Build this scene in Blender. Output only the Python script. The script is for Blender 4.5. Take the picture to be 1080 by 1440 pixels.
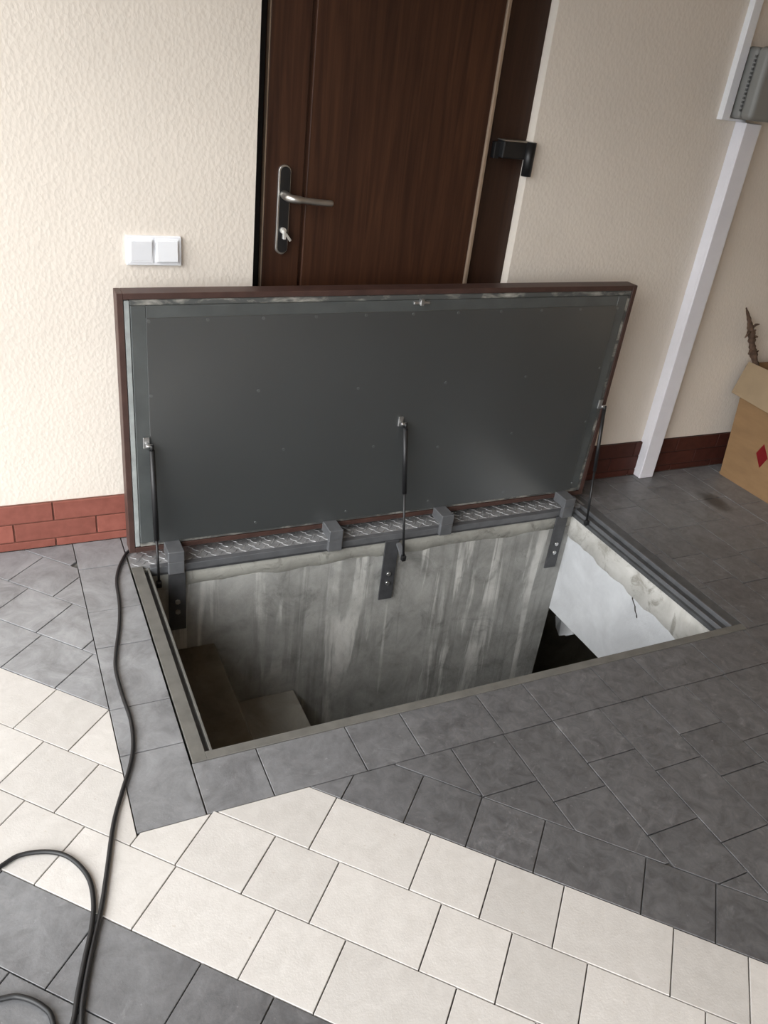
import bpy, bmesh, math, random
from mathutils import Vector, Matrix
random.seed(7)
scene = bpy.context.scene
for o in list(bpy.data.objects): bpy.data.objects.remove(o)
COL = scene.collection

# ---------------------------------------------------------------- camera
CAM = Vector((-0.0027, -2.3471, 1.4636)); YAW, PITCH, ROLL = map(math.radians, (28.1477, 29.3004, -7.4217)); FPX = 1133.05
_w = Vector((math.sin(YAW)*math.cos(PITCH), math.cos(YAW)*math.cos(PITCH), -math.sin(PITCH)))
_r = _w.cross(Vector((0,0,1))).normalized(); _d = _w.cross(_r)
_c, _s = math.cos(ROLL), math.sin(ROLL)
R2 = _c*_r + _s*_d; D2 = -_s*_r + _c*_d
cd = bpy.data.cameras.new('camera'); cam = bpy.data.objects.new('camera', cd); COL.objects.link(cam)
cam.matrix_world = Matrix(((R2.x, -D2.x, -_w.x, CAM.x), (R2.y, -D2.y, -_w.y, CAM.y), (R2.z, -D2.z, -_w.z, CAM.z), (0,0,0,1)))
cd.sensor_fit = 'HORIZONTAL'; cd.sensor_width = 36; cd.lens = 36*FPX/1080; cd.clip_start = 0.05
scene.camera = cam

# ---------------------------------------------------------------- world, exposure
world = bpy.data.worlds.new('world'); scene.world = world; world.use_nodes = True
bg = world.node_tree.nodes['Background']
bg.inputs[0].default_value = (0.93, 0.97, 1.0, 1); bg.inputs[1].default_value = 3.7      # even overcast sky
sl = bpy.data.lights.new('hazy_sun', 'SUN'); sl.angle = math.radians(38); sl.energy = 2.45; sl.color = (1.0, .98, .95)
sun = bpy.data.objects.new('hazy_sun', sl); COL.objects.link(sun); sun.location = (-4, -3, 4)
sun.rotation_euler = Vector((.80, .45, -.56)).to_track_quat('-Z', 'Y').to_euler()      # low veiled sun coming in from the open left side
vs = scene.view_settings
vs.view_transform = 'Standard'; vs.look = 'None'; vs.gamma = 1; vs.use_curve_mapping = False; vs.exposure = 0.10

# ---------------------------------------------------------------- materials
def new_mat(name):
    m = bpy.data.materials.new(name); m.use_nodes = True
    nt = m.node_tree; b = nt.nodes['Principled BSDF']; return m, nt, b
def N(nt, t, **kw):
    n = nt.nodes.new(t)
    for k, v in kw.items(): setattr(n, k, v)
    return n
def mapped(nt, scale=(1,1,1)):
    tc = N(nt, 'ShaderNodeTexCoord'); mp = N(nt, 'ShaderNodeMapping'); mp.inputs['Scale'].default_value = scale
    nt.links.new(tc.outputs['Object'], mp.inputs['Vector']); return mp.outputs['Vector']
def noise(nt, vec, scale, detail=4, rough=.55, dist=0):
    n = N(nt, 'ShaderNodeTexNoise'); n.inputs['Scale'].default_value = scale; n.inputs['Detail'].default_value = detail
    n.inputs['Roughness'].default_value = rough; n.inputs['Distortion'].default_value = dist
    nt.links.new(vec, n.inputs['Vector']); return n.outputs['Fac']
def ramp(nt, fac, stops):
    r = N(nt, 'ShaderNodeValToRGB'); e = r.color_ramp.elements
    while len(e) < len(stops): e.new(0.5)
    for el, (p, c) in zip(e, stops): el.position = p; el.color = (c[0], c[1], c[2], 1)
    nt.links.new(fac, r.inputs[0]); return r.outputs[0]
def mix(nt, fac, a, b, mode='MIX'):
    m = N(nt, 'ShaderNodeMix', data_type='RGBA', blend_type=mode)
    for sock, v in ((m.inputs[0], fac), (m.inputs[6], a), (m.inputs[7], b)):
        if isinstance(v, (int, float)): sock.default_value = v
        elif isinstance(v, tuple): sock.default_value = (v[0], v[1], v[2], 1)
        else: nt.links.new(v, sock)
    return m.outputs[2]
def bump(nt, b, h, strength, dist=.002):
    n = N(nt, 'ShaderNodeBump'); n.inputs['Strength'].default_value = strength; n.inputs['Distance'].default_value = dist
    nt.links.new(h, n.inputs['Height']); nt.links.new(n.outputs[0], b.inputs['Normal'])
def simple(name, col, rough=.5, metal=0, var=.12, scale=12, bscale=0, bstr=.2, spec=.5, vscale=(1,1,1)):
    m, nt, b = new_mat(name); v = mapped(nt, vscale)
    f = noise(nt, v, scale)
    lo = tuple(c*(1-var) for c in col); hi = tuple(min(1, c*(1+var)) for c in col)
    nt.links.new(ramp(nt, f, [(.3, lo), (.7, hi)]), b.inputs['Base Color'])
    b.inputs['Roughness'].default_value = rough; b.inputs['Metallic'].default_value = metal
    b.inputs['Specular IOR Level'].default_value = spec
    if bscale: bump(nt, b, noise(nt, v, bscale, 3), bstr)
    return m
M = {}
def stucco(name, col):
    m, nt, b = new_mat(name); v = mapped(nt); v2 = mapped(nt, (1, 1, .75))
    f = noise(nt, v, 2.2, 3); c = ramp(nt, f, [(.3, tuple(x*.95 for x in col)), (.7, tuple(min(1, x*1.03) for x in col))])
    # faint smudges
    g = noise(nt, v, 5.5, 4); st = ramp(nt, g, [(.66, (0,0,0)), (.8, (.25,.25,.25))])
    c = mix(nt, st, c, (col[0]*.72, col[1]*.62, col[2]*.5))
    nt.links.new(c, b.inputs['Base Color']); b.inputs['Roughness'].default_value = .9; b.inputs['Specular IOR Level'].default_value = .15
    vo = N(nt, 'ShaderNodeTexVoronoi'); vo.inputs['Scale'].default_value = 95; nt.links.new(v2, vo.inputs['Vector'])
    h = N(nt, 'ShaderNodeMath', operation='ADD'); nt.links.new(noise(nt, v2, 85, 3, .6, .6), h.inputs[0]); nt.links.new(vo.outputs['Distance'], h.inputs[1])
    bump(nt, b, h.outputs[0], .30, .0025); return m
M['stucco'] = stucco('stucco', (.775, .705, .625))
def paver(name, c0, c1, rough, spec, speck, dust_light=None):
    m, nt, b = new_mat(name); v = mapped(nt)
    oi = N(nt, 'ShaderNodeObjectInfo')
    f = noise(nt, v, 26, 8, .72, .7); c = ramp(nt, f, [(.32, c0), (.68, c1)])
    if dust_light: c = mix(nt, ramp(nt, noise(nt, v, 11, 9, .75, 1.6), [(.57, (0,0,0)), (.70, (.42,.42,.42))]), c, (.30,.30,.305))
    rr = ramp(nt, oi.outputs['Random'], [(0, (.84, .84, .84)), (1, (1.0, 1.0, 1.0))])
    c = mix(nt, 1.0, c, rr, 'MULTIPLY')
    s = ramp(nt, noise(nt, v, 95, 2, .5), [(.70, (0,0,0)), (.78, (.6,.6,.6))])
    c = mix(nt, s, c, speck)
    if dust_light:     # patchy cement dust plus left-side daylight, both painted into the base colour
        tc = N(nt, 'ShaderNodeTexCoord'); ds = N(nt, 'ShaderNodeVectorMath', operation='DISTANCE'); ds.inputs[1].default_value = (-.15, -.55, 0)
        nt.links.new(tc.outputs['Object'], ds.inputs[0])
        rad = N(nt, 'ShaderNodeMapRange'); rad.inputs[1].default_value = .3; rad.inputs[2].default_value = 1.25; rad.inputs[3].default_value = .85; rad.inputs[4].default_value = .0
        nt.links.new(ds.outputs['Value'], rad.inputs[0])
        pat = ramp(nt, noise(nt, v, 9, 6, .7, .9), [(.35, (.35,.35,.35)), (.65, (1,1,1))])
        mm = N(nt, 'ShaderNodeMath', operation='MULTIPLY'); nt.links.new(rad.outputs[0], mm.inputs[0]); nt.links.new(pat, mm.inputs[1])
        c = mix(nt, mm.outputs[0], c, dust_light)
        d2 = N(nt, 'ShaderNodeVectorMath', operation='DISTANCE'); d2.inputs[1].default_value = (2.72, -.18, 0); nt.links.new(tc.outputs['Object'], d2.inputs[0])      # dust and reflected wall light beside the carton, painted into the colour
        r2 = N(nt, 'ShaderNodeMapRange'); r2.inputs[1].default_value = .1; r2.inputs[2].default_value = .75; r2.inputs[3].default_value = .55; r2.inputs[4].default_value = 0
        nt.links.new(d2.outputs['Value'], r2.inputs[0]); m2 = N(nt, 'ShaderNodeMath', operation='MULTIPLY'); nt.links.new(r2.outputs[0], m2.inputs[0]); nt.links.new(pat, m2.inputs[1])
        c = mix(nt, m2.outputs[0], c, dust_light)
        mp = N(nt, 'ShaderNodeMapping', vector_type='POINT'); mp.inputs['Location'].default_value = (-2.655/.075, .295/.16, 0); mp.inputs['Scale'].default_value = (1/.075, 1/.16, 0)   # dried oil mark near the wall
        nt.links.new(tc.outputs['Object'], mp.inputs['Vector']); ln = N(nt, 'ShaderNodeVectorMath', operation='LENGTH'); nt.links.new(mp.outputs[0], ln.inputs[0])
        ad = N(nt, 'ShaderNodeMath', operation='MULTIPLY_ADD'); ad.inputs[1].default_value = .6; nt.links.new(noise(nt, v, 22, 3), ad.inputs[0]); nt.links.new(ln.outputs['Value'], ad.inputs[2])
        c = mix(nt, ramp(nt, ad.outputs[0], [(.62, (.85,.85,.85)), (1.0, (0,0,0))]), c, (.028,.028,.029))
    nt.links.new(c, b.inputs['Base Color']); b.inputs['Roughness'].default_value = rough; b.inputs['Specular IOR Level'].default_value = spec
    h = noise(nt, v, 220, 4, .6); bump(nt, b, h, .25, .0015); return m
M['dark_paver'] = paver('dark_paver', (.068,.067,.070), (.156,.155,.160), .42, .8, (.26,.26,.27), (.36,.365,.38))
M['cream_paver'] = paver('cream_paver', (.55,.520,.490), (.635,.605,.575), .78, .25, (.42,.36,.30))
M['sand'] = simple('joint_sand', (.085,.08,.074), .95, var=.5, scale=30, bscale=200, bstr=.4)
def wood():
    m, nt, b = new_mat('door_wood'); v = mapped(nt, (26, 26, 1.1))
    f = noise(nt, v, 2.0, 6, .6, .8); c = ramp(nt, f, [(.3, (.026,.0088,.0040)), (.5, (.046,.0168,.0076)), (.75, (.074,.029,.013))])
    v2 = mapped(nt, (1,1,.3)); g = noise(nt, v2, 3, 2); c = mix(nt, 1.0, c, ramp(nt, g, [(.3, (.8,.8,.8)), (.7, (1.1,1.1,1.1))]), 'MULTIPLY')
    nt.links.new(c, b.inputs['Base Color']); b.inputs['Roughness'].default_value = .5; b.inputs['Specular IOR Level'].default_value = .35
    bump(nt, b, f, .08, .001); return m
M['wood'] = wood()
M['wood_dark'] = simple('door_frame_wood', (.030,.0125,.007), .45, var=.3, scale=3, vscale=(25,25,1), spec=.35)
M['gap'] = simple('dark_seal', (.008,.006,.005), .8, var=.2)
M['bead'] = simple('pale_edge_bead', (.36,.27,.20), .3, metal=.35, var=.1)
M['black_metal'] = simple('black_metal', (.014,.014,.015), .38, metal=.2, var=.2)
M['satin'] = simple('satin_nickel', (.52,.50,.47), .3, metal=.9, var=.08)
M['key'] = simple('key_nickel', (.80,.79,.75), .32, metal=.6, var=.05)
M['white_plastic'] = simple('white_plastic', (.84,.85,.88), .3, var=.02)
M['trunk'] = simple('white_trunking', (.80,.79,.84), .38, var=.03)
M['box_grey'] = simple('box_grey', (.24,.24,.23), .45, var=.06)
M['box_rib'] = simple('box_rib_grey', (.10,.10,.10), .5, var=.1)
M['brick'] = None
def brick(name, c0, c1):
    m, nt, b = new_mat(name); v = mapped(nt); oi = N(nt, 'ShaderNodeObjectInfo')
    c = ramp(nt, noise(nt, v, 30, 5), [(.3, c0), (.7, c1)])
    c = mix(nt, 1.0, c, ramp(nt, oi.outputs['Random'], [(0, (.85,.85,.85)), (1, (1.08,1.08,1.08))]), 'MULTIPLY')
    nt.links.new(c, b.inputs['Base Color']); b.inputs['Roughness'].default_value = .55; b.inputs['Specular IOR Level'].default_value = .3; bump(nt, b, noise(nt, v, 160, 3), .2, .001); return m
M['brick'] = brick('red_clinker', (.235,.075,.055), (.30,.10,.074)); M['brick_dark'] = brick('maroon_clinker', (.055,.016,.011), (.078,.023,.016))
M['grout_dark'] = simple('maroon_grout', (.035,.013,.010), .9, var=.2, scale=40)
M['grout'] = simple('brown_grout', (.15,.055,.038), .9, var=.25, scale=40)
M['lid_sheet'] = simple('grey_paint', (.046,.050,.051), .31, var=.08, scale=3, bscale=3, bstr=.05, spec=1.0)
_b = M['lid_sheet'].node_tree.nodes['Principled BSDF']; _b.inputs['Coat Weight'].default_value = 1.0; _b.inputs['Coat Roughness'].default_value = .30
M['lid_frame'] = simple('grey_frame_paint', (.070,.077,.077), .34, var=.18, scale=14, spec=.9)
M['rim'] = simple('brown_rim_paint', (.060,.030,.024), .5, var=.2, scale=18)
M['gasket'] = simple('pale_gasket', (.33,.35,.345), .6, var=.2, scale=22)
M['gasket_dark'] = None
def gdark():
    m, nt, b = new_mat('smeared_gasket'); v = mapped(nt, (1, 1, 2)); f = noise(nt, v, 9, 5, .65, .5)
    nt.links.new(ramp(nt, f, [(.5, (.075,.078,.075)), (.62, (.30,.29,.26)), (.75, (.5,.48,.45))]), b.inputs['Base Color']); b.inputs['Roughness'].default_value = .6; return m
M['gasket_dark'] = gdark()
M['steel'] = simple('grey_steel_paint', (.115,.118,.125), .4, metal=.1, var=.15, scale=25, spec=.6)
M['steel_dark'] = simple('dark_steel_paint', (.055,.056,.06), .42, var=.25, scale=25)
M['frame_top'] = simple('hatch_frame_paint', (.135,.13,.118), .5, var=.15, scale=25)
M['frame_right'] = simple('hatch_frame_paint_dark', (.070,.072,.075), .42, var=.2, scale=25)
M['checker'] = simple('checker_steel', (.33,.33,.335), .38, metal=.35, var=.25, scale=40)
M['zinc'] = simple('zinc_bolt', (.6,.6,.6), .32, metal=.9, var=.1)
M['black'] = simple('black_rubber', (.012,.012,.013), .45, var=.2, spec=.5)
M['screw'] = simple('screw_zinc', (.20,.21,.21), .35, metal=.7, var=.1)
def concrete(name, c0, c1, streak, stain=None):
    m, nt, b = new_mat(name); v = mapped(nt)
    c = ramp(nt, noise(nt, v, 7, 7, .65, .4), [(.3, c0), (.7, c1)])
    if streak:      # runs of limewash dripping down the wall
        vv = mapped(nt, (7, 7, .5)); f = noise(nt, vv, 1.5, 6, .58, .6)
        pm = ramp(nt, noise(nt, v, 2.6, 5, .6, .8), [(.36, (.05,.05,.05)), (.58, (1,1,1))])
        c = mix(nt, mix(nt, 1.0, ramp(nt, f, [(.53, (0,0,0)), (.58, (.8,.8,.8)), (.66, (.9,.9,.9))]), pm, 'MULTIPLY'), c, streak)
        c = mix(nt, ramp(nt, noise(nt, v, 5, 8, .72, 1.2), [(.56, (0,0,0)), (.70, (.6,.6,.6))]), c, tuple(x*.6 for x in c0))
        vd = mapped(nt, (14, 14, .8)); g = noise(nt, vd, 1.3, 4, .6, .3)
        c = mix(nt, ramp(nt, g, [(.30, (.6,.6,.6)), (.45, (0,0,0))]), c, tuple(x*.55 for x in c0))
    if stain:
        g = noise(nt, v, 11, 6, .7, .8); c = mix(nt, ramp(nt, g, [(.53, (0,0,0)), (.66, (.8,.8,.8))]), c, stain)
    nt.links.new(c, b.inputs['Base Color']); b.inputs['Roughness'].default_value = .9; b.inputs['Specular IOR Level'].default_value = .2
    bump(nt, b, noise(nt, v, 45, 6, .7), .5, .004); return m
M['conc_back'] = concrete('drip_stained_concrete', (.22,.22,.21), (.40,.40,.385), (.66,.655,.63))
M['conc_top'] = concrete('rough_lime_concrete', (.25,.247,.225), (.42,.415,.38), None, (.16,.156,.14))
M['conc_white'] = concrete('limewashed_concrete', (.47,.48,.50), (.60,.615,.635), None)
M['conc_ledge'] = concrete('flaking_concrete', (.38,.37,.345), (.58,.57,.545), None, (.24,.23,.20))
M['conc_dark'] = concrete('shaded_dark_concrete', (.075,.064,.048), (.15,.13,.10), None)  # first step's shade is put into this colour; pit floor and passage share it
M['conc_step'] = concrete('grey_step_concrete', (.21,.20,.18), (.33,.32,.29), None)
M['conc_black'] = concrete('shade_black_concrete', (.022,.020,.017), (.05,.046,.04), None)  # pit shade on the left wall, put into the concrete colour
M['crack'] = simple('crack_shade', (.05,.045,.04), .9)
M['card'] = simple('cardboard', (.255,.150,.070), .8, var=.1, scale=8, vscale=(1,1,4))
M['card_in'] = simple('cardboard_inside', (.32,.235,.145), .85, var=.08)
M['red_print'] = simple('red_print', (.32,.012,.018), .6, var=.1)
M['bark'] = simple('dry_bark', (.10,.06,.04), .9, var=.4, scale=60, bscale=90, bstr=.6)
M['film'] = simple('white_film', (.75,.76,.78), .4, var=.06)
M['ceiling'] = simple('ceiling_boards', (.46,.335,.215), .6, var=.15, scale=3, vscale=(12,1,1)); M['side_wall'] = simple('tan_side_wall', (.64,.52,.39), .9, var=.06)

# ---------------------------------------------------------------- mesh helpers
class MB:
    def __init__(s): s.v = []; s.f = []; s.sm = []
    def add(s, vs, fs, smooth=False):
        o = len(s.v); s.v += [tuple(p) for p in vs]
        for f in fs: s.f.append([i+o for i in f]); s.sm.append(smooth)
        return s
    def box(s, x0, x1, y0, y1, z0, z1):
        P = [(x,y,z) for z in (z0,z1) for y in (y0,y1) for x in (x0,x1)]
        return s.add(P, [(0,2,3,1),(4,5,7,6),(0,1,5,4),(2,6,7,3),(0,4,6,2),(1,3,7,5)])
    def hexa(s, P):   # 8 points: bottom ring 0-3 ccw, top ring 4-7
        return s.add(P, [(3,2,1,0),(4,5,6,7),(0,1,5,4),(1,2,6,5),(2,3,7,6),(3,0,4,7)])
    def prism(s, poly, z0, z1, ch=0):
        n = len(poly)
        if ch > 0:
            cx = sum(p[0] for p in poly)/n; cy = sum(p[1] for p in poly)/n
            ins = []
            for x, y in poly:
                d = math.hypot(x-cx, y-cy) or 1; k = max(0, 1-ch*1.3/d); ins.append((cx+(x-cx)*k, cy+(y-cy)*k))
            V = [(x,y,z0) for x,y in poly]+[(x,y,z1-ch*.7) for x,y in poly]+[(x,y,z1) for x,y in ins]
            F = [tuple(range(2*n,3*n))]
            for a in (0, n): F += [(a+i, a+(i+1)%n, a+n+(i+1)%n, a+n+i) for i in range(n)]
        else:
            V = [(x,y,z0) for x,y in poly]+[(x,y,z1) for x,y in poly]
            F = [tuple(range(n,2*n)), tuple(range(n-1,-1,-1))]+[(i,(i+1)%n,n+(i+1)%n,n+i) for i in range(n)]
        return s.add(V, F)
    def slab(s, poly, n, t):   # 3-D planar polygon extruded by n*t
        n = Vector(n)*t; k = len(poly); V = [Vector(p) for p in poly]+[Vector(p)+n for p in poly]
        return s.add(V, [tuple(range(k,2*k)), tuple(range(k-1,-1,-1))]+[(i,(i+1)%k,k+(i+1)%k,k+i) for i in range(k)])
    def tube(s, pts, r, n=10, cap=True):
        pts = [Vector(p) for p in pts]; rs = r if isinstance(r, (list, tuple)) else [r]*len(pts)
        V = []; prev = None
        for i, p in enumerate(pts):
            t = (pts[min(i+1,len(pts)-1)]-pts[max(i-1,0)]).normalized()
            a = prev if prev else (Vector((0,0,1)) if abs(t.z) < .9 else Vector((1,0,0)))
            u = (a-t*a.dot(t)).normalized(); w = t.cross(u); prev = u
            V += [p+(u*math.cos(2*math.pi*k/n)+w*math.sin(2*math.pi*k/n))*rs[i] for k in range(n)]
        F = [(i*n+k, i*n+(k+1)%n, (i+1)*n+(k+1)%n, (i+1)*n+k) for i in range(len(pts)-1) for k in range(n)]
        s.add(V, F, True)
        if cap: m = len(s.v)-len(V); s.f += [[m+k for k in range(n-1,-1,-1)], [m+len(V)-n+k for k in range(n)]]; s.sm += [False, False]
        return s
    def cyl(s, a, b, r, n=12): return s.tube([a, b], r, n)
    def mesh(s, off=(0,0,0), bev=0, seg=2):
        me = bpy.data.meshes.new('mesh'); o = Vector(off)
        me.from_pydata([Vector(p)-o for p in s.v], [], s.f)
        me.polygons.foreach_set('use_smooth', s.sm)
        bm = bmesh.new(); bm.from_mesh(me)
        bmesh.ops.recalc_face_normals(bm, faces=bm.faces)
        if bev:
            es = [e for e in bm.edges if len(e.link_faces) == 2 and e.calc_face_angle(0) > .6]
            bmesh.ops.bevel(bm, geom=es, offset=bev, segments=seg, affect='EDGES', profile=.5, clamp_overlap=True)
        bm.to_mesh(me); bm.free(); return me
    def build(s, name, mat, parent=None, bev=0, seg=2):
        off = Vector((0,0,0))
        if parent is not None:
            q = parent
            while q is not None: off += q.location; q = q.parent
        me = s.mesh(off, bev, seg); me.name = name; me.materials.append(M[mat] if isinstance(mat, str) else mat)
        o = bpy.data.objects.new(name, me); COL.objects.link(o); o.parent = parent; return o
    def thing(s, name, mat, label, cat, loc, bev=0, seg=2, group=None):
        me = s.mesh(loc, bev, seg); me.name = name; me.materials.append(M[mat])
        o = bpy.data.objects.new(name, me); COL.objects.link(o); o.location = loc
        return tag(o, label, cat, group)
def tag(o, label, cat=None, group=None, kind=None):
    o['label'] = label
    if cat: o['category'] = cat
    if group: o['group'] = group
    if kind: o['kind'] = kind
    return o
def empty(name, loc, label, cat=None, group=None, kind=None):
    o = bpy.data.objects.new(name, None); o.empty_display_size = .05; COL.objects.link(o); o.location = loc
    return tag(o, label, cat, group, kind)
def struct(o, label): return tag(o, label, kind='structure')
def smooth_path(pts, k=6):
    P = [Vector(p) for p in pts]; out = []
    for i in range(len(P)-1):
        a, b, c, d = P[max(i-1,0)], P[i], P[i+1], P[min(i+2,len(P)-1)]
        for j in range(k):
            t = j/k; out.append(.5*((2*b)+(c-a)*t+(2*a-5*b+4*c-d)*t*t+(3*b-a-3*c+d)*t**3))
    return out+[P[-1]]

# ================================================================ the shell
WY = .012                      # plaster face
XR, ZC = 3.75, 2.3
b = MB()
b.box(-3.2, .7145, WY, .26, -.05, ZC); b.box(1.622, XR+.2, WY, .26, -.05, ZC); b.box(.7145, 1.622, WY, .26, 2.06, ZC)
struct(b.build('wall_back', 'stucco'), 'cream stucco wall behind the open hatch lid')
struct(MB().box(XR, XR+.2, -3.6, WY, -.05, ZC).build('wall_right', 'side_wall'), 'unseen tan side wall to the right, set to shape the daylight')  # guessed wall out of view, set to make daylight fall off rightwards
struct(MB().box(-.1, XR+.2, -3.8, -3.6, -.05, ZC).build('wall_front_blocker', 'side_wall'), 'unseen tan wall facing the hatch, added to block daylight')  # added behind the camera so daylight enters mainly from the left
struct(MB().box(-.85, XR+.2, -3.8, .26, ZC, ZC+.15).build('ceiling', 'ceiling'), 'unseen ceiling above the paved porch, edge set to shape the daylight')  # out of view; its left edge is set to shape the daylight falloff

# floor: bed + pavers
FX0, FX1, FY0 = .297, 2.081, -1.0165; PYB = -.195
bed = MB()
bed.box(-9, FX0-.004, -12, 0.2, -.3, -.007); bed.box(FX1, XR+.1, -12, .2, -.3, -.007)
bed.box(FX0-.004, FX1, -12, FY0, -.3, -.007); bed.box(FX0-.004, FX1, -.085, .2, -.3, -.007)
floor = struct(bed.build('floor', 'sand'), 'block paved floor of anthracite and cream pavers')

def clip(poly, a, b_, c):      # keep a*x+b*y <= c
    out = []
    for i in range(len(poly)):
        p, q = poly[i], poly[(i+1) % len(poly)]
        dp = a*p[0]+b_*p[1]-c; dq = a*q[0]+b_*q[1]-c
        if dp <= 0: out.append(p)
        if dp*dq < 0: t = dp/(dp-dq); out.append((p[0]+(q[0]-p[0])*t, p[1]+(q[1]-p[1])*t))
    return out
def area(p): return abs(sum(p[i][0]*p[(i+1)%len(p)][1]-p[(i+1)%len(p)][0]*p[i][1] for i in range(len(p))))/2
def inset(poly, g):
    n = len(poly); A = sum(poly[i][0]*poly[(i+1)%n][1]-poly[(i+1)%n][0]*poly[i][1] for i in range(n))
    if A < 0: poly = poly[::-1]
    res = poly
    for i in range(n):
        p, q = poly[i], poly[(i+1)%n]; dx, dy = q[0]-p[0], q[1]-p[1]; L = math.hypot(dx, dy)
        if L < 1e-6: continue
        nx, ny = dy/L, -dx/L
        res = clip(res, nx, ny, nx*p[0]+ny*p[1]-g)
        if len(res) < 3: return []
    return res
OX, OY = .535, -1.1735; K = math.sqrt(.5)
def ST(s_, t_): return (OX+K*s_+K*t_, OY-K*s_+K*t_)
XB, YB = .1455, -1.167          # outer edges of the border course round the hatch
XMIN, XMAX, YMIN = -1.5, XR-.01, -3.0
tiles = []
def emit(poly, m):
    for a, b_, c in ((-1,0,-XMIN), (1,0,XMAX), (0,-1,-YMIN), (0,1,-.001)): poly = clip(poly, a, b_, c) if len(poly) > 2 else []
    if len(poly) > 2 and area(poly) > .0004:
        poly = inset(poly, .0013)
        if len(poly) > 2 and area(poly) > .0003: tiles.append((poly, m))
def extend(js, lo, hi, rnd):
    js = sorted(js)
    while js[0] > lo: js.insert(0, js[0]-rnd.choice((.15, .15, .225)))
    while js[-1] < hi: js.append(js[-1]+rnd.choice((.15, .15, .225)))
    return js
RH = .1508
rows = {0: [-1.105,-.88,-.713,-.55,.07,.22,.364,.514,.74,.889,1.115,1.264], 1: [-1.283,-1.056,-.90,-.75], 2: [-1.355,-1.13,-.97,-.82], 3: [-1.25,-1.03],
        -1: [-1.08,-.93,-.706,-.55,-.33,-.165,.06,.285,.434,.582,.807,.952,1.10],
        -2: [-.84,-.617,-.464,-.275,-.168,-.017,.131,.356,.503,.652,.872,1.02],
        -3: [-.765,-.538,-.385,-.164,.061,.21,.431,.58,.80],
        -4: [-.46,-.231,-.013,.135,.36], -5: [-.53,-.306,-.155,.07,.22]}
for r in range(-18, 12):
    rnd = random.Random(100+r)
    js = extend(list(rows.get(r, [rnd.uniform(-.1, .1)])), -3.2, 4.6, rnd)
    t0, t1 = r*RH, (r+1)*RH
    for s0, s1 in zip(js, js[1:]):
        poly = [ST(s0,t0), ST(s1,t0), ST(s1,t1), ST(s0,t1)]
        m = 'cream_paver' if -3 <= r <= -1 else 'dark_paver'
        qd = clip(poly, -1, 0, -XB-.002); qd = clip(qd, 0, -1, -YB-.002) if len(qd) > 2 else []
        if r <= 0 and (len(qd) < 3 or area(qd) < .0002): emit(poly, m)
        elif r > 0:
            left = clip(poly, 1, 0, XB)
            if len(left) > 2: emit(left, m)
        else:
            ca = lambda p, *h: clip(p, *h) if len(p) > 2 else []
            A1 = ca(poly, 0, 1, YB); A2 = ca(ca(poly, 0, -1, -YB), 1, 0, XB)
            B1 = ca(poly, 1, 0, XB); B2 = ca(ca(poly, -1, 0, -XB), 0, 1, YB)
            ar = lambda p: area(p) if len(p) > 2 else 0
            for q_ in ((A1, A2) if ar(A1) >= ar(B1) else (B1, B2)):
                if ar(q_) > 0: emit(q_, m)
# drop the band-oriented rows right of the hatch that belong to the straight courses
tiles = [t for t in tiles if not (sum(p[0] for p in t[0])/len(t[0]) > XB and K*((sum(p[0] for p in t[0])/len(t[0])-OX)+(sum(p[1] for p in t[0])/len(t[0])-OY)) > RH)]
def rect(x0, x1, y0, y1): return [(x0,y0),(x1,y0),(x1,y1),(x0,y1)]
ys = [-.001,-.155,-.38,-.545,-.788,-.945,YB]
for a, c in zip(ys, ys[1:]): emit(rect(XB, FX0-.004, c, a), 'dark_paver')
xs = [FX0-.003,.447,.676,.829,1.059,1.208,1.445,1.60,1.832,2.06,2.285,2.44,2.665,2.82,3.04,3.19,3.42,3.57,3.74]
for a, c in zip(xs, xs[1:]): emit(rect(a, c, YB, FY0), 'dark_paver')
for a, c in ((FX0-.003, .52), (.52, .7145)): emit(rect(a, c, -.085, -.002), 'dark_paver')
cols_lo = {0: [-1.32], 1: [-1.325,-1.55], 2: [-1.393,-1.62], 3: [-1.32,-1.546,-1.70], 4: [-1.397,-1.62,-1.77], 5: [-1.318,-1.467,-1.69], 6: [-1.393,-1.543]}
for k in range(0, 20):
    x0 = .747+.1535*k; x1 = x0+.1535; rnd = random.Random(300+k)
    j = [YB]+cols_lo.get(k, [])
    while j[-1] > YMIN: j.append(j[-1]-rnd.choice((.15,.225)))
    for a, c in zip(j, j[1:]):
        poly = clip(rect(x0, x1, c, a), -1, -1, -(OX+OY+RH/K))
        if len(poly) > 2: emit(poly, 'dark_paver')
    if x1 > FX1+.005:
        x0c = max(x0, FX1+.003)
        if k == 8: x0c = FX1+.003
        j = [FY0]+{9: [-.767,-.608], 10: [-.807,-.655], 11: [-.86,-.64]}.get(k, [])
        if k == 9: j = [FY0,-.767,-.608,-.40,-.245,-.142]
        if k == 10: j = [FY0,-.807,-.655,-.43,-.205]
        if k == 11: j = [FY0,-.86,-.64,-.42,-.269,-.12]
        while j[-1] < -.001: j.append(min(-.001, j[-1]+rnd.choice((.15,.225))))
        for a, c in zip(j, j[1:]): emit(rect(x0c, x1, a, c), 'dark_paver')
def proj(P):
    q = Vector(P)-CAM; z = q.dot(_w)
    return (540+FPX*q.dot(R2)/z, 720+FPX*q.dot(D2)/z) if z > .1 else (9e9, 9e9)
rest = {'dark_paver': MB(), 'cream_paver': MB()}; nt_ = 0
for poly, m in tiles:
    px = [proj((x,y,0)) for x,y in poly]
    inside = any(-160 < u < 1240 and 300 < v < 1640 for u, v in px)
    if inside and nt_ < 300:
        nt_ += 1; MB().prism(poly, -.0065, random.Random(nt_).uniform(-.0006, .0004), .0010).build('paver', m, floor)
    else: rest[m].prism(poly, -.0065, 0, .0016)
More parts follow.
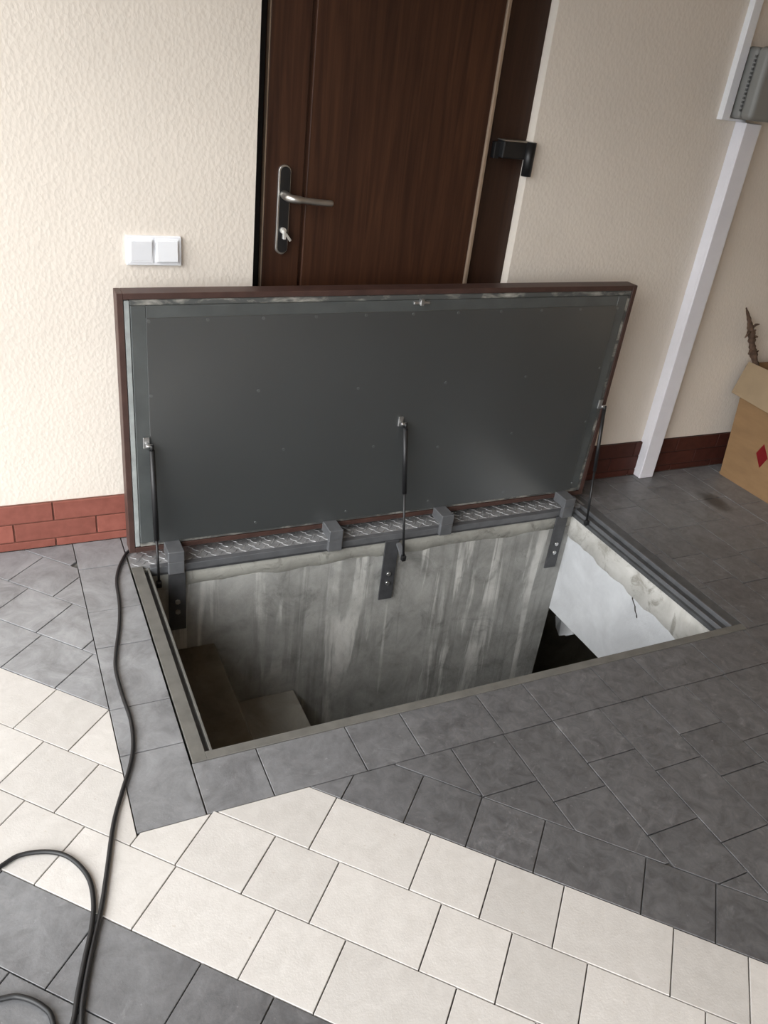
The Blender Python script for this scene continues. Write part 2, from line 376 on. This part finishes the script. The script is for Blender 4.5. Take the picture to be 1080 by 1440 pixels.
for m, mb in rest.items():
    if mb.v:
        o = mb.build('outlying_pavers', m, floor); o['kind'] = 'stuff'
print('pavers', nt_, len(tiles))

# skirting of clinker strips
def skirting(name, x0, x1, start, label, bm_='brick', gm='grout'):
    g = struct(MB().box(x0, x1, .0035, WY, 0, .1565).build(name, gm), label)
    for z0, z1, off in ((.0945,.1560,start), (.0305,.0900,start-.117), (.0, .0260, start)):
        x = x0-((x0-off) % .242)-.0
        while x < x1:
            a, c = max(x, x0), min(x+.237, x1)
            if c-a > .01: MB().box(a, c, 0, .005, z0, z1).build('brick', bm_, g, .0012, 1)
            x += .242
skirting('baseboard_left', -3.2, .7145, .1005, 'red clinker brick skirting left of the hatch lid')
skirting('baseboard_right', 1.622, XR, 1.70, 'dark red clinker brick skirting right of the hatch lid', 'brick_dark', 'grout_dark')

# ================================================================ door
door = empty('door_1', (1.16, .05, 0), 'dark brown wood grain door in the stucco wall behind the lid', kind='structure')
MB().box(.7145, .752, .075, .13, 0, 2.06).build('door_frame', 'gap', door)
MB().box(1.462, 1.622, .050, .13, 0, 2.06).build('door_frame', 'wood_dark', door, .003)
MB().box(.752, 1.462, .060, .13, 2.0, 2.06).build('door_frame', 'wood_dark', door, .003)
leaf = MB().box(.748, 1.462, .048, .10, .03, 2.0).build('door_leaf', 'wood', door)
MB().box(.748, .868, .040, .049, .03, 2.0).build('stile', 'wood', leaf, .004)
MB().box(.8765, 1.462, .040, .049, .03, 2.0).build('panel', 'wood', leaf, .003)
MB().box(.7465, .7495, .0385, .06, .03, 2.0).build('edge_bead', 'bead', leaf)
MB().box(1.4615, 1.474, .032, .052, .03, 2.0).build('edge_bead', 'bead', leaf, .003)
pl = MB()
def stadium(cx, cz, w, h, n=8):
    r = w/2; pts = []
    for k in range(n+1): a = math.pi*k/n; pts.append((cx+r*math.cos(a), cz+h/2-r+r*math.sin(a)))
    for k in range(n+1): a = math.pi+math.pi*k/n; pts.append((cx+r*math.cos(a), cz-h/2+r+r*math.sin(a)))
    return pts
hp = MB().slab([(x, .040, z) for x, z in stadium(.806, 1.037, .038, .252)], (0,-1,0), .010).build('handle_plate', 'satin', door, .002)
MB().slab([(x, .0305, z) for x, z in stadium(.808, 1.037, .030, .242)], (0,-1,0), .0015).build('plate_face', 'black_metal', hp)
lv = MB().tube(smooth_path([(.806,.032,1.082),(.806,.0,1.081),(.808,-.016,1.08),(.822,-.026,1.079),(.86,-.028,1.076),(.905,-.026,1.073),(.938,-.024,1.072)], 5), [.0125]*10+[.0115]*8+[.0095]*12+[.0075], 12)
lv.build('lever', 'satin', hp)
MB().cyl((.806,.031,.982), (.806,.016,.982), .009, 14).build('lock_cylinder', 'key', hp)
ky = MB().box(.802, .810, .004, .018, .960, .985); ky.hexa([(.806,.006,.975),(.812,.006,.979),(.829,.006,.958),(.823,.006,.953),(.806,.010,.975),(.812,.010,.979),(.829,.010,.958),(.823,.010,.953)])
ky.build('key', 'key', hp, .001, 1)
hg = MB().box(1.512, 1.622, .006, .050, 1.226, 1.276).build('hinge', 'black_metal', door, .004)
MB().box(1.494, 1.514, .028, .050, 1.222, 1.270).build('hinge_leaf', 'black_metal', hg, .002)
MB().cyl((1.612, .004, 1.178), (1.612, .004, 1.279), .0165, 16).build('hinge_barrel', 'black_metal', hg)
MB().box(1.512, 1.624, .004, .050, 1.2765, 1.2795).build('hinge_cap', 'satin', hg)

# ================================================================ hatch pit
zb = -1.85
bb = MB().box(.15, 2.0, PYB, -.03, zb, -.085)
struct(bb.build('wall_pit_back', 'conc_back'), 'drip stained grey concrete rear wall of the hatch pit')
def rough_strip(name, mat, P0, P1, drop, out, label, parent=None, rag=.10, drop2=None):
    drop2 = drop2 or drop
    # uneven rendered strip along the top of a pit wall, from P0 to P1 (top edge), sticking out along vector out
    P0, P1, out = Vector(P0), Vector(P1), Vector(out); n = 44; V = []; F = []; rn = random.Random(len(name)+int(P1.x*10))
    for i in range(n+1):
        p = P0.lerp(P1, i/n); e = (drop+(drop2-drop)*i/n)*(1+rag*(math.sin(i*.55+.7)+.7*math.sin(i*1.27)+.4*rn.uniform(-1,1))/2); o1 = out*(.9+.2*rn.random()); o2 = out*(.75+.2*rn.random())
        V += [p, p+out, p+o1+Vector((0,0,-drop*.5)), p+o2+Vector((0,0,-e*.93)), p+Vector((0,0,-e))]
    for i in range(n):
        for k in range(4): F.append((i*5+k, i*5+k+1, i*5+k+6, i*5+k+5))
    mb = MB(); mb.add(V, F, True); return mb.build(name, mat, parent)
bw = bpy.data.objects['wall_pit_back']
MB().box(.15, 2.0, PYB+.004, -.03, -.086, -.012).build('wall_cap', 'conc_top', bw)
rough_strip('render_strip', 'conc_top', (.36, PYB+.004, -.018), (2.0, PYB+.004, -.018), .072, (0,-.006,0), '', bw, .16)
rw = struct(MB().box(2.0, 2.22, -1.0, PYB+.1, -.492, -.020).build('wall_pit_right', 'conc_white'), 'limewashed white concrete lintel on the right of the hatch pit')
rough_strip('render_strip', 'conc_ledge', (2.001, PYB, -.022), (2.001, -1.0, -.022), .105, (-.010,0,0), '', rw, .07, .148)
ck = MB(); cp = [(-.603,-.140),(-.607,-.155),(-.618,-.165),(-.628,-.172),(-.632,-.182),(-.637,-.190),(-.648,-.198),(-.652,-.208)]
for (y0,z0),(y1,z1) in zip(cp, cp[1:]): ck.hexa([(1.9985,y0-.003,z0),(1.9985,y0+.003,z0),(1.9985,y1+.003,z1),(1.9985,y1-.003,z1),(2.0005,y0-.003,z0),(2.0005,y0+.003,z0),(2.0005,y1+.003,z1),(2.0005,y1-.003,z1)])
ck.build('crack', 'crack', rw)
struct(MB().box(.15, .352, -1.1, PYB, zb, -.034).build('wall_pit_left', 'conc_black'), 'left concrete wall of the hatch pit, shade painted into its colour')
struct(MB().box(.352, 2.0, -1.15, -.985, zb, -.034).build('wall_pit_front', 'conc_step'), 'concrete front wall of the hatch pit below the frame')
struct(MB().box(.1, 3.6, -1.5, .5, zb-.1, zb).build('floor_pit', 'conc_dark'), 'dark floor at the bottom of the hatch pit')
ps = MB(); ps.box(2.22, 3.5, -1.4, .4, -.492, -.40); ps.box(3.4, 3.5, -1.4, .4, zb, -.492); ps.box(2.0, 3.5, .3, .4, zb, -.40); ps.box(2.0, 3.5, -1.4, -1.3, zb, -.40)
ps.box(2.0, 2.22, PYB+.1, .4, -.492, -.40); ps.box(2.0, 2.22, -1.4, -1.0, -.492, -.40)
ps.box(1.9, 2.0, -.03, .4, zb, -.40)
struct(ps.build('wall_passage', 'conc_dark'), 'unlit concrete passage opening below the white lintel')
st = empty('concrete_steps', (1.0, -.6, zb), 'rough concrete steps going down inside the open hatch', 'stairs')
for k, (x0, x1, zt) in enumerate(((.3535,.558,-.345), (.558,.862,-.64), (.862,1.162,-.935), (1.162,1.462,-1.23), (1.462,1.762,-1.525))):
    MB().box(x0, x1, -.984, PYB-.001, zb, zt).build('step', 'conc_dark' if k == 0 else 'conc_step', st, .006, 2)  # first step gets darker concrete, standing in for its shade
def ray_x(u, v, x):
    d = R2*((u-540)/FPX)+D2*((v-720)/FPX)+_w; return CAM+d*((x-CAM.x)/d.x)
def ray_y(u, v, y):
    d = R2*((u-540)/FPX)+D2*((v-720)/FPX)+_w; return CAM+d*((y-CAM.y)/d.y)
fl = MB(); fl.slab([tuple(ray_x(u, v, 2.215+.03*(k % 2))) for k, (u, v) in enumerate(((781,866),(781.5,882),(786,894),(789,890.5),(796,894.5),(807,892),(803,884),(790,868)))], (1,.1,.05), .010)
fl.thing('plaster_flap', 'film', 'torn white flap hanging in the dark opening under the lintel', 'plaster', (2.21, -.3, -.5))

# ================================================================ hatch frame
hatch = empty('floor_hatch', ((FX0+FX1)/2, -.6, -.03), 'open steel floor hatch with upright grey lid and brown rim', 'hatch')
# left: flat, groove, rail
hf = MB().box(FX0, .3315, FY0, -.184, -.030, .0012).box(.3315, FX1, FY0, -.9905, -.034, .0012).build('frame', 'frame_top', hatch, .001, 1)
MB().box(.3315, .344, -.992, -.19, -.034, -.020).build('left_groove', 'steel_dark', hf)
MB().box(.344, .3505, -.990, -.19, -.034, -.004).build('left_rail', 'frame_top', hf, .001, 1)
MB().box(.3315, 1.995, -.9905, -.986, -.055, -.012).build('front_lip', 'frame_top', hf)
MB().box(2.040, FX1, -.9905, -.10, -.020, .0005).build('right_flange', 'frame_right', hf, .001, 1)
MB().box(2.034, 2.0405, -.9905, -.10, -.020, .0035).build('right_rail', 'steel', hf, .001, 1)
MB().box(2.000, 2.034, -.9905, -.10, -.020, -.012).build('right_groove', 'frame_right', hf)
MB().box(1.9955, 2.0005, -.9905, -.19, -.030, -.001).build('right_rail', 'steel', hf, .001, 1)
MB().box(1.984, 1.9955, -.9905, -.19, -.030, -.016).build('right_groove', 'frame_right', hf)
# rear: checker plate strip and its front angle
MB().box(FX0, 2.055, -.183, -.086, -.012, .001).build('checker_plate', 'checker', hf)
lz = MB(); i = 0
y = -.173
while y < -.09:
    x = FX0+.014+(.012 if i % 2 else 0)
    j = 0
    while x < 2.045:
        a = math.radians(45 if (i+j) % 2 else -45); ca, sa = math.cos(a), math.sin(a)
        P = [(x+dx*ca-dy*sa, y+dx*sa+dy*ca) for dx, dy in ((-.0125,0),(0,-.0032),(.0125,0),(0,.0032))]
        lz.prism(P, .001, .0028, .0012); x += .0245; j += 1
    y += .0205; i += 1
lz.build('tread_pattern', 'checker', hf)
MB().box(.352, 2.0, -.2045, -.183, -.022, .0015).build('rear_angle', 'steel', hf, .0015)
MB().box(.352, 2.0, -.2025, -.196, -.030, -.022).build('rear_lip', 'steel_dark', hf)
for xc, zl in ((.432, -.25), (1.190, -.275), (1.932, -.262)):
    s_ = MB().box(xc-.027, xc+.027, -.2125, -.206, zl, -.020).build('anchor_strap', 'steel_dark', hf, .001, 1)
    for zz in (zl+.075, zl+.115): MB().cyl((xc, -.2125, zz), (xc, -.219, zz), .0085, 6).build('bolt', 'zinc', hf)
MB().hexa([(1.205,-.214,-.040),(1.222,-.214,-.040),(1.232,-.250,-.085),(1.215,-.250,-.085),(1.205,-.214,-.030),(1.222,-.214,-.030),(1.232,-.250,-.072),(1.215,-.250,-.072)]).build('strut_bracket', 'steel', hf)

# ================================================================ hatch lid (stands open, leaning on its hinges)
LY = -.148
BLx, BRx, TLx, TRx = .300, 2.056, .2975, 2.060; zBL, zBR, zTL, zTR = .031, .031, .8445, .8665
def L(x, z, w=0):    # x along the lid, z up from its lower edge in nominal metres (0..1.76, 0..0.824), w towards the viewer
    u, v = x/1.76, z/.824
    X = (BLx*(1-v)+TLx*v)*(1-u)+(BRx*(1-v)+TRx*v)*u; Z = (zBL*(1-u)+zBR*u)*(1-v)+(zTL*(1-u)+zTR*u)*v
    return (X, LY-w, Z)
def lbox(mb, x0, x1, z0, z1, w0, w1):
    mb.hexa([L(x0,z0,w0),L(x1,z0,w0),L(x1,z0,w1),L(x0,z0,w1),L(x0,z1,w0),L(x1,z1,w0),L(x1,z1,w1),L(x0,z1,w1)])
def lframe(mb, x0, x1, z0, z1, t, w0, w1):
    lbox(mb, x0, x0+t, z0, z1, w0, w1); lbox(mb, x1-t, x1, z0, z1, w0, w1); lbox(mb, x0+t, x1-t, z0, z0+t, w0, w1); lbox(mb, x0+t, x1-t, z1-t, z1, w0, w1)
m_ = MB(); lframe(m_, 0, 1.76, 0, .824, .017, -.055, .002); lbox(m_, .017, 1.743, .017, .807, -.054, -.012); lid = m_.build('lid', 'rim', hatch, .0012, 1)
m_ = MB(); lbox(m_, .018, .033, .020, .804, -.011, .0008); m_.build('gasket', 'gasket', lid, .002, 1)
m_ = MB(); lbox(m_, .033, 1.742, .790, .806, -.011, .0005); lbox(m_, 1.727, 1.742, .020, .790, -.011, .0005); lbox(m_, .033, 1.727, .018, .033, -.011, .0005); m_.build('gasket', 'gasket_dark', lid, .002, 1)
m_ = MB(); lframe(m_, .034, 1.726, .034, .790, .040, -.011, .004); m_.build('tray_frame', 'lid_frame', lid, .0015, 1)
m_ = MB(); lbox(m_, .073, 1.687, .030, .757, -.011, .0065); sheet = m_.build('sheet', 'lid_sheet', lid, .0012, 1)
scr = [(.08+.161*k, .748) for k in range(11)]+[(.08+.322*k, .060) for k in range(1, 6)]+[(.08,.53),(.08,.32),(1.68,.53),(1.68,.32)]
scr += [(.395,.525),(.722,.512),(1.040,.512),(1.36,.515),(.484,.320),(.80,.30),(1.05,.275),(1.35,.30)]
for x, z in scr:
    a = Vector(L(x, z, .0063)); MB().cyl(a, a+Vector((0,-.0022,0)), .0048, 10).build('screw', 'screw', lid)
lt = MB(); lbox(lt, .88, .935, .779, .787, .004, .012); lbox(lt, .90, .912, .776, .795, .004, .018); lt.build('latch_tongue', 'zinc', lid, .001, 1)
for xa in (.429, .965, 1.398, 1.943):
    h_ = MB()
    # square-tube arm running over the checker strip and down in front of the rear angle
    h_.box(xa-.025, xa+.025, -.222, -.1495, .022, .060); h_.box(xa-.025, xa+.025, -.222, -.2052, -.022, .0225)
    h_.build('hinge_arm', 'steel', lid, .002, 1)

# ================================================================ gas struts
def strut(top, bot, label, split, rb=.0085):
    top, bot = Vector(top), Vector(bot); d = (bot-top).normalized(); m = top.lerp(bot, split)
    t = MB().cyl(top+d*.014, m, rb, 14).build('gas_strut', 'black', hatch); t['label'] = label
    MB().cyl(m, bot-d*.010, .0042, 10).build('rod', 'black', t)
    MB().cyl(top+Vector((0,-.001,.004)), top+d*.016, .0062, 10).build('end_fitting', 'black', t)
    MB().box(bot.x-.008, bot.x+.008, bot.y-.008, bot.y+.008, bot.z-.009, bot.z+.013).build('end_fitting', 'black', t, .003)
    br = MB(); br.box(top.x-.022, top.x-.004, LY-.013, LY-.0068, top.z-.012, top.z+.022)
    br.cyl((top.x-.016, top.y, top.z), (top.x+.003, top.y, top.z), .0055, 10); br.build('bracket', 'zinc', t, .001, 1)
strut((.373,-.170,.405), (.3735,-.222,-.052), 'leftmost black gas strut, at the brown left edge of the lid', .66)
strut((1.200,-.170,.412), (1.221,-.250,-.076), 'middle black gas strut in front of the grey lid sheet', .50)
strut((2.034,-.172,.420), (1.984,-.292,-.012), 'rightmost black gas strut, at the lid edge above the white lintel', .55, .0068)

# ================================================================ switch, trunking, box
sw = empty('light_switch', (.4265, WY, .921), 'white double light switch on the stucco left of the door', 'light switch')
MB().box(.3505, .5025, .002, WY, .8805, .9615).build('switch_frame', 'white_plastic', sw, .003)
for xa, xb in ((.362, .420), (.433, .491)):
    MB().box(xa-.003, xb+.003, -.001, .004, .889, .953).build('rocker_surround', 'white_plastic', sw, .001)
    MB().hexa([(xa,-.0015,.893),(xb,-.0015,.893),(xb,.004,.893),(xa,.004,.893),(xa,-.0085,.949),(xb,-.0085,.949),(xb,.004,.949),(xa,.004,.949)] if xa < .4 else
              [(xa,-.008,.893),(xb,-.008,.893),(xb,.004,.893),(xa,.004,.893),(xa,-.004,.949),(xb,-.004,.949),(xb,.004,.949),(xa,.004,.949)]).build('rocker', 'white_plastic', sw, .0015)
ct = empty('cable_trunking', (2.494, WY, 0), 'wide white cable trunking rising from the floor to the grey box', 'cable trunking')
MB().box(2.458, 2.530, -.028, WY, .001, 1.404).build('channel', 'trunk', ct, .002)
MB().box(2.4565, 2.5315, -.042, -.0282, .001, 1.404).build('cover', 'trunk', ct, .003)
cu = empty('cable_trunking', (2.382, WY, 1.404), 'narrow white cable trunking running up beside the grey box', 'cable trunking')
MB().box(2.3645, 2.3985, -.004, WY, 1.404, ZC).build('channel', 'white_plastic', cu, .001)
MB().box(2.3635, 2.3995, -.014, -.004, 1.404, ZC).build('cover', 'white_plastic', cu, .002)
MB().box(2.3995, 2.482, -.012, WY, 1.404, 1.4125).build('foot_plate', 'white_plastic', cu, .002)
eb = empty('junction_box', (2.50, WY, 1.413), 'grey plastic junction box above the wide white trunking', 'junction box')
MB().box(2.408, 2.60, -.045, WY, 1.4135, 1.632).build('back_box', 'box_grey', eb, .014, 4)
MB().box(2.402, 2.606, -.100, -.047, 1.4135, 1.634).build('cover', 'box_grey', eb, .018, 5)
for k in range(14): MB().box(2.4025, 2.4085, -.0475, -.0415, 1.437+.0125*k, 1.4445+.0125*k).build('seal_rib', 'box_rib', eb)

# ================================================================ carton with branch
cb = empty('cardboard_carton', (3.07, -.29, 0), 'open brown cardboard carton with red diamond print beside the wall', 'carton')
CX0, CX1, CY0, CY1, CZ = 2.886, 3.26, -.52, -.068, .505
w = MB(); t_ = .005
MB().hexa([(CX0,CY0,.0015),(CX0+t_,CY0,.0015),(CX0+t_,CY1-.020,.0015),(CX0,CY1-.020,.0015),(CX0+.014,CY0,CZ),(CX0+.014+t_,CY0,CZ),(CX0+.014+t_,CY1+.038,CZ),(CX0+.014,CY1+.038,CZ)]).build('side_panel', 'card', cb)
MB().box(CX1-t_, CX1, CY0, CY1, .0015, CZ).build('side_panel', 'card', cb)
MB().box(CX0+.016+t_, CX1-t_, CY0, CY0+t_, .0015, CZ).build('end_panel', 'card', cb)
MB().hexa([(CX0+.016+t_,CY1-.025,.0015),(CX1-t_,CY1-.025,.0015),(CX1-t_,CY1-.020,.0015),(CX0+.016+t_,CY1-.020,.0015),(CX0+.02+t_,CY1+.033,CZ),(CX1-t_,CY1+.033,CZ),(CX1-t_,CY1+.038,CZ),(CX0+.02+t_,CY1+.038,CZ)]).build('end_panel', 'card', cb)
MB().box(CX0+.006+t_, CX1-t_, CY0+t_, CY1-t_, .0015, .006).build('bottom_panel', 'card', cb)
MB().hexa([(2.853,CY0,.350),(2.857,CY0,.348),(2.857,-.030,.372),(2.853,-.030,.374),(CX0+.010,CY0,CZ+.006),(CX0+.016,CY0,CZ+.004),(CX0+.016,CY1+.040,CZ+.004),(CX0+.010,CY1+.040,CZ+.006)]).build('flap', 'card_in', cb)
MB().hexa([(CX1-.002,CY0,CZ),(CX1+.002,CY0,CZ),(CX1+.002,CY1,CZ),(CX1-.002,CY1,CZ),(CX1+.09,CY0+.01,CZ+.09),(CX1+.094,CY0+.01,CZ+.09),(CX1+.094,CY1-.01,CZ+.09),(CX1+.09,CY1-.01,CZ+.09)]).build('flap', 'card_in', cb)
def face_x(z): return CX0+.014*z/CZ
def mark(poly):
    m = MB(); m.add([(face_x(z)-.0008, y, z) for y, z in poly], [tuple(range(len(poly)))]); m.slab([(face_x(z)-.0008, y, z) for y, z in poly], (1,0,0), .0007); m.build('printed_mark', 'red_print', cb)
d1 = [(p_.y, p_.z) for p_ in (ray_x(u, v, 2.8905) for u, v in ((1074.5,624.5),(1063.3,637),(1068,658),(1079.5,645)))]
mark(d1); mark([(y+d1[3][0]-d1[1][0], z+d1[3][1]-d1[1][1]) for y, z in d1])
bp = [(3.00,-.20,.03),(2.955,-.12,.30),(2.926,-.062,.47)]+[tuple(ray_y(u, v, yy)) for u, v, yy in ((1060.5,503,-.040),(1058,488,-.036),(1056.5,470,-.032),(1054,452,-.030),(1049.5,433,-.030))]
br = empty('dry_branch', bp[0], 'dry brown branch with short twigs sticking out of the carton', 'branch')
sp = smooth_path(bp, 6); rk = random.Random(5); ns = len(sp)
MB().tube(sp, [max(.003, (.0145 if i < ns*.72 else .0145*(1-(i-ns*.72)/(ns*.30)))*(1+.22*rk.uniform(-1,1))) for i in range(ns)], 9).build('stem', 'bark', br)
for (u0,v0),(u1,v1),r_ in (((1057,461),(1068,456),.006), ((1056,466),(1047.5,475),.0065), ((1060,490),(1052.5,498),.010), ((1059,476),(1066,474),.006), ((1060,500),(1067,493),.006), ((1058,470),(1063,464),.006)):
    a, c = ray_y(u0,v0,-.034), ray_y(u1,v1,-.046); m2 = a.lerp(c, .5)+Vector((0,0,.006)); MB().tube([a, m2, c], [r_, r_*.85, r_*.35], 7).build('twig', 'bark', br)
wp = MB(); rn = random.Random(3); nn = 10
V = []; F = []
for i in range(7):
    for k in range(nn):
        th = math.pi*i/6; ph = 2*math.pi*k/nn; rr = .055*(1+.25*rn.uniform(-1,1)); V.append((2.99+rr*math.sin(th)*math.cos(ph), -.235+rr*math.sin(th)*math.sin(ph), .405+1.2*rr*math.cos(th)))
for i in range(6):
    for k in range(nn): F.append((i*nn+k, i*nn+(k+1)%nn, (i+1)*nn+(k+1)%nn, (i+1)*nn+k))
wp.add(V, F); wp.thing('crumpled_film', 'film', 'crumpled white wrapping inside the carton', 'wrapping', (2.99, -.235, .34))

# ================================================================ black cable
r_ = .0048
cpts = [(.318,-.075,.012),(.305,-.100,.010),(.290,-.117,.007),(.262,-.180,.006),(.243,-.254,.006),(.234,-.363,.006),(.219,-.462,.006),(.192,-.581,.006),(.181,-.652,.006),(.182,-.75,.006),(.187,-.842,.006),(.179,-.924,.006),(.162,-.986,.006),(.135,-1.052,.006),(.105,-1.131,.006),(.075,-1.245,.006),(.055,-1.319,.006),(.032,-1.385,.006),(.009,-1.459,.006),(-.004,-1.517,.006),(-.012,-1.62,.006),(-.05,-1.72,.006),(-.12,-1.74,.007),
        (-.13,-1.68,.010),(-.07,-1.60,.012),(-.022,-1.525,.006),(-.004,-1.467,.006),(.015,-1.407,.007),(.032,-1.357,.008),(.043,-1.300,.006),(.040,-1.242,.006),(.014,-1.189,.006),(-.023,-1.160,.006),(-.075,-1.149,.006),(-.114,-1.164,.006),(-.22,-1.22,.006),(-.30,-1.34,.006),(-.25,-1.42,.006),(-.125,-1.431,.006),(-.092,-1.440,.006),(-.061,-1.468,.006),(-.047,-1.501,.006),(-.05,-1.58,.006),(-.12,-1.66,.006),(-.3,-1.75,.006),(-.6,-1.8,.006)]
MB().tube(smooth_path(cpts, 6), r_, 10).thing('power_cable', 'black', 'black cable snaking over the pavers to the lid corner', 'cable', (.18, -.75, 0))
